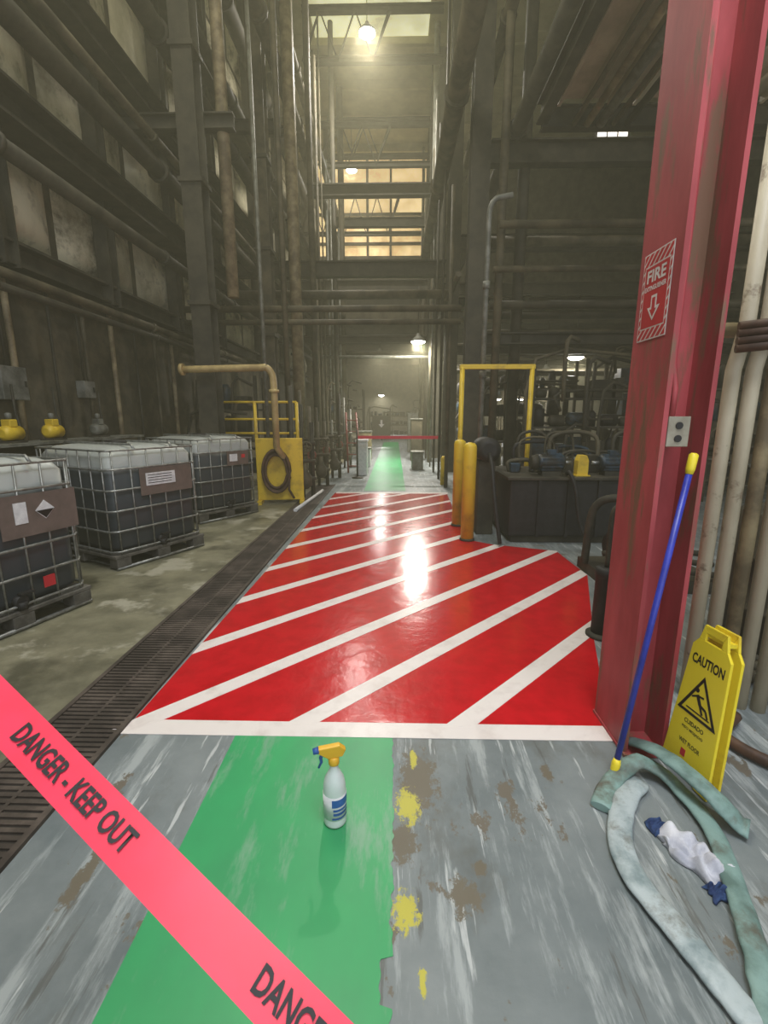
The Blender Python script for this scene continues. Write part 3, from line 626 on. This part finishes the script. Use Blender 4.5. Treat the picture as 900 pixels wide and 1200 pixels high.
# ================= RIGHT
for i,(px,py,lb) in enumerate(((547,633,'nearer yellow bollard at the edge of the red zone'),(536,616,'yellow bollard behind the nearer one, further left'))):
    c=G(px,py); t=thing('bollard',lb,'bollard',c,0,'yellow bollards')
    obj('post',MB().lathe([(.075,0),(.075,1.06),(.068,1.09),(.045,1.11),(.01,1.12)],seg=24),Mt['yellow'],t); obj('base_ring',MB().lathe([(.085,0.004),(.085,.02),(.076,.03)],seg=24),Mt['steel_dark'],t)
c=G(519,568); tag(obj('bollard',MB().lathe([(.06,0),(.06,.55),(.03,.6)],c,16),Mt['yellow']),'short distant yellow bollard beyond the red zone','bollard')
t=thing('goalpost_guard','tall yellow goalpost guard behind the bollards','guard')
a=AY(542,430,6.3); b=AY(624,430,6.3)
for x in (a.x,b.x): obj('post',MB().tube([(x,6.3,0),(x,6.3,a.z)],.032,10),Mt['yellow'],t)
obj('top_bar',MB().box(a.x-.035,b.x+.035,6.27,6.33,a.z-.03,a.z+.03),Mt['yellow'],t,.005)
t=thing('gooseneck_pipe','grey gooseneck pipe rising beside the yellow frame and hooking right','pipe')
q=[(1.17,6.4,0),(1.17,6.4,3.85)]+[(1.17+.12*(1-math.cos(math.pi*k/16)),6.4,3.85+.2*math.sin(math.pi*k/16)) for k in range(1,9)]+[(1.45,6.4,4.08)]
obj('pipe',MB().tube(q,.033,12),Mt['steel_grey'],t)
for z in (1.9,3.0): obj('coupling',MB().tube([(1.17,6.4,z),(1.17,6.4,z+.09)],.047,12),Mt['steel_grey'],t)
t=thing('hydraulic_tank','low black hydraulic tank topped with tangled pipework right of the bollards','tank',(1.28,5.05,0))
obj('body',MB().box(0,1.6,0,1.1,.08,.72),Mt['black'],t,.02)
obj('top_plate',MB().box(-.04,1.64,-.04,1.14,.72,.75),Mt['steel_dark'],t,.005)
obj('plinth',MB().box(.04,1.56,.04,1.06,0,.08),Mt['steel_dark'],t)
for x in (.3,.62,.95,1.3): obj('stiffener',MB().box(x,x+.03,-.03,0,.08,.72),Mt['black'],t)
rt=random.Random(11)
for k in range(16):
    x0=rt.uniform(.05,1.3); y0=rt.uniform(.45,.95); x1=min(1.55,x0+rt.uniform(.15,.5)); h_=rt.uniform(.12,.42)
    obj('pipework',MB().tube(smooth([(x0,y0,.75),(x0,y0,.75+h_),(x1,y0,.75+h_),(x1,y0-.1,.75)],5),.014+.014*rt.random(),8),Mt[rt.choice(['steel_dark','motor','steel_brown','black'])],t)
for k in range(5):
    x0=.1+.3*k; obj('valve_block',MB().box(x0,x0+.11,.42,.55,.75,.86+.1*(k%2)),Mt[rt.choice(['steel_dark','motor','steel_dark'])],t,.01)
def motor(name,label,loc,rz,L,r,mt,cat='motor',g='electric motors on the hydraulic tank'):
    t=thing(name,label,cat,loc,rz,g)
    obj('body',MB().tube([(-L/2,0,r+.05),(-L/2+.03,0,r+.05),(L/2-.03,0,r+.05),(L/2,0,r+.05)],[r*.8,r,r,r*.8],20),Mt[mt],t)
    m=MB()
    for k in range(14):
        q=2*math.pi*k/14; y=math.cos(q)*r; z=math.sin(q)*r+r+.05; m.box(-L/2+.04,L/2-.04,y-.006,y+.006,z-.01,z+.01)
    obj('cooling_fins',m,Mt[mt],t)
    obj('fan_cover',MB().tube([(-L/2-.07,0,r+.05),(-L/2,0,r+.05)],[r*.75,r*.95],20),Mt['steel_dark'],t)
    obj('foot',MB().box(-L*.35,L*.35,-r*.8,r*.8,0,.05),Mt['steel_dark'],t); obj('terminal_box',MB().box(-.05,.05,-.04,.04,2*r+.04,2*r+.10),Mt[mt],t,.005)
    obj('shaft',MB().tube([(L/2,0,r+.05),(L/2+.08,0,r+.05)],.02,10),Mt['galv'],t)
    return t
motor('electric_motor','blue electric motor on the black tank, left of the yellow coupling guard',(1.75,5.22,.75),0,.30,.095,'motor')
motor('electric_motor','blue electric motor at right end of the black tank by the column',(2.45,5.24,.75),math.pi,.30,.09,'motor')
t=thing('coupling_guard','yellow coupling guard between blue motors on the black tank','guard',(2.09,5.2,.75)); obj('cover',MB().prism([(-.06,0),(.06,0),(.06,.17),(.035,.23),(-.035,.23),(-.06,.17)],.12,Matrix.Rotation(math.pi/2,4,'X')@Matrix.Translation((0,0,-.06))),Mt['yellow'],t,.006); obj('foot',MB().box(-.08,.08,-.08,.08,0,.012),Mt['yellow'],t)
t=thing('accumulator','black horizontal drum on a stand left of the black tank','drum',(1.09,5.55,0))
obj('drum',MB().tube([(0,-.22,1.02),(0,-.18,1.02),(0,.18,1.02),(0,.22,1.02)],[.08,.14,.14,.08],20),Mt['black'],t)
obj('stand',MB().box(-.1,.1,-.12,.12,.0,.89),Mt['steel_dark'],t,.01)
for i,(pp,lb) in enumerate((([(1.09,5.30,.98),(1.08,5.1,.85),(1.10,4.98,.5),(1.16,4.9,.03)],'black hose drooping from the drum to the floor'),([(1.9,5.1,.78),(1.9,5.0,.80),(1.95,4.93,.62),(2.0,4.9,.3),(2.1,4.85,.03)],'black hose drooping over front of the black tank'))):
    tag(obj('rubber_hose',MB().tube(smooth(pp,8),.022,8),Mt['black']),lb,'hose')
t=thing('pump_skid','dark low pump and valve skid between black tank and red column','pump',(2.05,3.9,0))
obj('skid',MB().box(-.3,.6,-.35,.35,0,.1),Mt['steel_dark'],t)
obj('casing',MB().tube([(-.2,0,.3),(-.12,0,.3),(.15,0,.3),(.25,0,.3)],[.1,.18,.18,.1],20),Mt['black'],t); obj('pedestal',MB().box(-.1,.15,-.1,.1,.1,.2),Mt['steel_dark'],t)
obj('outlet',MB().tube(smooth([(0,0,.45),(0,0,.62),(-.15,0,.72),(-.3,.1,.6),(-.32,.15,.1)],8),.035,10),Mt['steel_dark'],t)
for i in range(3): obj('pipework',MB().tube(smooth([(-.28,-.3+.1*i,.14+.06*i),(.1,-.36+.1*i,.2+.06*i),(.58,-.3+.1*i,.14+.06*i)],6),.025,8),Mt['steel_dark'],t)
c=G(703,745)
t=thing('pipe_stub','dark grey floor pipe stub with a hooked rod beside the red column','pipe',c)
obj('stub',MB().lathe([(.06,0),(.06,.40),(.066,.40),(.066,.46),(.04,.47)],seg=20),Mt['black'],t); obj('floor_flange',MB().lathe([(.09,.004),(.09,.02),(.06,.03)],seg=20),Mt['steel_dark'],t)
obj('hooked_rod',MB().tube(smooth([(0,0,.46),(0,0,.78),(.03,0,.86),(.1,0,.88)],6),.015,8),Mt['steel_dark'],t)
tp=thing('pipe_bundle','tight bundle of pale beige vertical pipes behind the red column at right edge','pipes')
for i in range(6):
    x=1.50+.068*i; y=2.16-.03*i
    obj('pipe',MB().tube([(x,y,0),(x,y,1.60),(x+.03,y,1.78),(x+.03,y,3.6 if i%2 else 2.6)],.031,12),Mt['beige' if i!=2 else 'steel_tan'],tp)
for k in range(4): obj('wrap',MB().tube([(1.44,2.08,1.68+.03*k),(1.70,2.0,1.70+.03*k),(1.92,1.93,1.71+.03*k)],.018,8),Mt['hose_brown'],tp)
tag(obj('cross_pipe',MB().tube([(1.3,2.35,0),(1.3,2.35,1.72),(1.33,2.35,1.78),(1.4,2.35,1.80),(3.2,2.35,1.80)],.035,10),Mt['steel_tan']),'rusty tan pipe crossing behind the beige pipe bundle','pipe')
tag(obj('floor_hose',MB().tube(smooth([(1.6,1.95,.03),(1.45,1.80,.03),(1.6,1.6,.03),(1.85,1.70,.03),(1.75,1.9,.05)],8),.025,8),Mt['hose_brown']),'brown hose looped on the floor behind the caution sign','hose')
t=thing('scrap_pile','dark drum and pipe offcuts on the floor behind the beige pipes','scrap',(2.3,2.6,0))
obj('drum',MB().lathe([(.27,0),(.28,.02),(.28,.3),(.29,.31),(.28,.32),(.28,.6),(.29,.61),(.28,.62),(.28,.86),(.26,.88)],seg=24),Mt['steel_dark'],t)
for k in range(3): obj('pipe_offcut',MB().tube([(-.55,-.3+.12*k,.04),(.1,-.42+.1*k,.05)],.035,8),Mt['steel_brown'],t)
# ================= MEZZANINE
YB=6.6
t=thing('mezzanine_deck','pale ribbed mezzanine deck overhead on the upper right','deck')
obj('decking',MB().box(1.9,10.7,3.2,YB-.1,5.15,5.2),Mt['deck'],t)
for k in range(24): obj('joist',MB().box(1.95+.3*k,1.99+.3*k,3.25,YB-.1,5.07,5.15),Mt['deck'],t)
for a_,b_ in (((1.8,3.2,5.05),(1.8,YB,5.05)),((1.8,YB,5.0),(10.7,YB,5.0)),((1.8,3.2,5.0),(10.7,3.2,5.0))): obj('beam',MB().hbeam(a_,b_,.13,.24,.02),Mt['steel_dark'],t)
for x,y in ((3.6,YB),(6.8,YB),(10,YB),(6.8,3.2)): obj('post',MB().hbeam((x,y,0),(x,y,4.8),.18,.18,.02),Mt['steel_dark'],t)
for k in range(5):
    tag(obj('service_pipe',MB().tube([(2.15+.16*k,3.4,4.86),(2.15+.16*k,YB-.15,4.86)],.03+.012*(k%3),10),Mt[['steel_brown','steel_tan','steel_grey','steel_brown','steel_dark'][k]]),['thin brown service pipe under the deck, nearest its left edge','tan service pipe under the deck, second from its left edge','grey service pipe under the deck, middle of the row','brown service pipe under the deck, fourth from its left edge','dark service pipe under the deck, fifth from its left edge'][k],'pipe',)
c=AY(718,163,9.2)
t=thing('louvre_window_panel','small bright slatted light hanging high in right bay, left of red column','lamp',c)  # glowing slats on an added hanger stand in for a small high window
for k in range(3): obj('slat_panel',MB().box(-.26+.18*k,-.12+.18*k,-.02,.02,-.22,.22),Mt['glaze_white'],t)
obj('frame',MB().box(-.3,.3,.02,.06,-.27,.27),Mt['steel_dark'],t); obj('hanger',MB().tube([(0,.04,.27),(0,.04,11.9-c.z)],.02,6),Mt['steel_dark'],t)
rl=['near','second','third','fourth','fifth','sixth','seventh','eighth','ninth','tenth','eleventh','twelfth']
for i,(y,z,r,mt) in enumerate(((7.9,4.3,.06,'steel_brown'),(8.2,3.75,.05,'steel_brown'),(8.4,3.25,.07,'steel_dark'),(9.5,3.0,.05,'steel_brown'),(10.4,4.9,.1,'steel_brown'),(11,3.6,.08,'steel_dark'),(11.5,2.4,.06,'steel_dark'),(12.6,3.2,.06,'steel_brown'),(13,2.6,.06,'steel_brown'),(14.6,4.2,.1,'steel_brown'),(15.1,2.9,.08,'steel_dark'),(17,3.4,.1,'steel_brown'))):
    cp(y,z,r,1.6,10.6,rl[i]+' horizontal pipe crossing the right bay, counted from the camera',mt)
for i,(y,z) in enumerate(((8.6,5.6),(12,5.4),(16,5.4),(20,5.4),(12,3.0),(8.7,2.75))):
    tag(obj('bay_beam',MB().hbeam((1.55,y,z),(10.7,y,z),.2,.35 if z>5 else .2,.025),Mt['steel_dark']),['upper beam across the right bay in line with nearest column','upper beam across the right bay at the second column','upper beam across the right bay at the third column','upper beam across the right bay at the farthest column','low beam across the right bay at the second column','low beam across the right bay at the nearest column'][i],'beam')
def rack(x,y,w,d,h,n,label,mt='steel_dark',seed=0):
    rnd=random.Random(seed)
    t=thing('equipment_rack',label,'rack',(x,y,0))
    for sx in (0,w):
        for sy in (0,d): obj('post',MB().box(sx-.03,sx+.03,sy-.03,sy+.03,0,h),Mt[mt],t)
    for k in range(n): obj('shelf',MB().box(0,w,0,d,.25+k*(h-.3)/n,.28+k*(h-.3)/n),Mt[mt],t)
    for k in range(n):
        z=.28+k*(h-.3)/n; sp=(h-.3)/n-.08; xx=.06
        while xx<w-.25:
            ww=rnd.uniform(.12,.34); hh=rnd.uniform(.35,.95)*sp; mm=Mt[rnd.choice(['steel_dark','black','black','motor','steel_dark'])]; q=rnd.random()
            if q<.35: obj('canister',MB().lathe([(ww*.45,0),(ww*.45,hh*.8),(ww*.2,hh)],(xx+ww/2,d*.4,z),12),mm,t)
            elif q<.65: obj('pump_body',MB().tube([(xx,d*.3,z+ww*.4),(xx+.03,d*.3,z+ww*.4),(xx+ww,d*.3,z+ww*.4)],[ww*.2,ww*.38,ww*.38],12),mm,t)
            else: obj('housing',MB().box(xx,xx+ww,.05,d*.7,z,z+hh),mm,t,.01)
            xx+=ww+.05
    for k in range(12):
        x0,x1=sorted((rnd.uniform(-.1,w),rnd.uniform(0,w+.1))); z0,z1=rnd.uniform(.1,h),rnd.uniform(.3,h+.4)
        obj('pipework',MB().tube(smooth([(x0,-.08-.03*k,0 if k%2 else z0),(x0,-.08-.03*k,z1),(x1+.1,-.08-.03*k,z1)],3),.02+.015*rnd.random(),8),Mt[rnd.choice(['steel_dark','steel_brown','steel_dark'])],t)
rack(2.3,7.95,1.8,.4,2.2,4,'dark equipment rack behind the yellow frame',seed=1)
rack(4.4,7.95,2.2,.4,2.4,4,'dark equipment rack behind the red column, under the mezzanine',seed=2)
rack(1.9,10.3,2.2,.6,2.6,4,'equipment rack in second row behind the nearest right column',seed=3)
rack(4.5,10.3,2.6,.6,2.6,4,'wide equipment rack in second row of the right bay',seed=4)
rack(1.75,13.7,2.6,.7,2.6,4,'equipment rack in third row of the right bay',seed=5)
rack(-2.2,15.7,.5,.6,2.2,3,'equipment rack left of the far walkway',seed=6)
rack(-2.2,18.0,1.0,.6,2.4,3,'farther equipment rack left of the walkway before the last column',seed=7)
rack(1.6,17.6,.9,.6,2.2,3,'equipment rack right of the far walkway',seed=8)
rack(-3.9,9.5,1.1,.6,2.2,3,'equipment rack against the left wall behind the yellow rail',seed=9)
rack(-1.6,30,3.6,.6,2.0,3,'low dark equipment rack at the far end of the hall',seed=10)
t=thing('arrow_sign','small dark sign with white arrow at far end of the walkway','sign',AY(447,497,28))
obj('panel',MB().box(-.55,.55,0,.03,-.9,.5),Mt['steel_dark'],t); obj('arrow',MB().prism([(-.1,.4),(.1,.4),(.1,0),(.3,0),(0,-.35),(-.3,0),(-.1,0)],.02,frame((0,-.002,0),(1,0,0),(0,0,1))@Matrix.Scale(.6,4)),Mt['sign_white'],t)
obj('post',MB().box(-.04,.04,.03,.08,-t.location.z,.3),Mt['steel_dark'],t)
# ================= LAMPS AND ADDED FILLS
def lamp():
    t=thing('high_bay_lamp','x','lamp',group='high bay lamps')
    obj('housing',MB().lathe([(.20,-.08),(.21,-.06),(.16,0),(.07,.07),(.04,.14),(.02,.15)],seg=20),Mt['steel_grey'],t)
    obj('lens',MB().lathe([(.12,-.13),(.19,-.09),(.19,-.08)],seg=20),Mt['lens'],t)
    obj('hanger',MB().tube([(0,0,.15),(0,0,1.4)],.010,6),Mt['steel_dark'],t)
    return t
LP=lamp()
pos=[((430,34),14.0,'brightest lamp high over the walkway near top of the view',380),((412,197),19.5,'lamp hanging in front of the bright high window',130),((490,397),14,'lamp low over the right side of the far walkway',260),((445,411),24,'small distant lamp over the far walkway',150),((675,415),12.3,'lamp over the right bay beside the red column',150),((640,433),14.5,'lamp in right bay left of the one beside the red column',0),((583,466),26,'distant lamp in the right bay seen through the yellow frame',120),((610,466),29,'most distant lamp in right bay, seen through the yellow frame',0),((447,462),34,'most distant lamp at the end of the walkway',250)]
def light(loc,size,e,col=(1,.93,.78),rot=(0,0,0),sy=None):
    l=bpy.data.lights.new('lamp_or_fill_light','AREA'); l.energy=e; l.size=size; l.color=col; l.shape='DISK'
    if sy: l.shape='RECTANGLE'; l.size_y=sy
    o=bpy.data.objects.new('lamp_or_fill_light',l); COL.objects.link(o); o.location=loc; o.rotation_euler=rot; return o
def plight(loc,r,e,col=(1,.9,.7)):
    l=bpy.data.lights.new('lamp_or_fill_light','POINT'); l.energy=e; l.shadow_soft_size=r; l.color=col
    o=bpy.data.objects.new('lamp_or_fill_light',l); COL.objects.link(o); o.location=loc; return o
for i,(pp,Y,lb,e) in enumerate(pos):
    q=LP if i==0 else copy_tree(LP); q.location=AY(*pp,Y)
    if q.location.z>10.6: q.location=AY(*pp,Y*(10.4-H)/(q.location.z-H))
    q['label']=lb
    if e: light(q.location-Vector((0,0,.15)),.38,e)
light((.6,-.5,7.5),3,400,(.93,.97,1))  # added soft fill over the foreground, no fixture hangs here
light((-1.5,4.0,9.8),3,330,(1,.95,.74))  # added warm fill for the left wall and mid hall, without a fixture
light((2.5,-2.9,3.2),10,260,(.92,.96,1),(math.radians(90),0,0),6)  # added broad fill behind the camera, replaces ambient swallowed by the haze volume
plight((6.5,5.0,4.0),.15,80)  # added point fill to brighten the deck underside, no lamp body
w=bpy.data.worlds.new('w'); SC.world=w; w.use_nodes=True; nt=w.node_tree
nt.nodes['Background'].inputs[0].default_value=(.88,.88,.82,1); nt.nodes['Background'].inputs[1].default_value=.5
vs_=nt.nodes.new('ShaderNodeVolumeScatter'); vs_.inputs['Color'].default_value=(1,.95,.66,1); vs_.inputs['Density'].default_value=.015; vs_.inputs['Anisotropy'].default_value=.3
nt.links.new(vs_.outputs[0],nt.nodes['World Output'].inputs['Volume'])
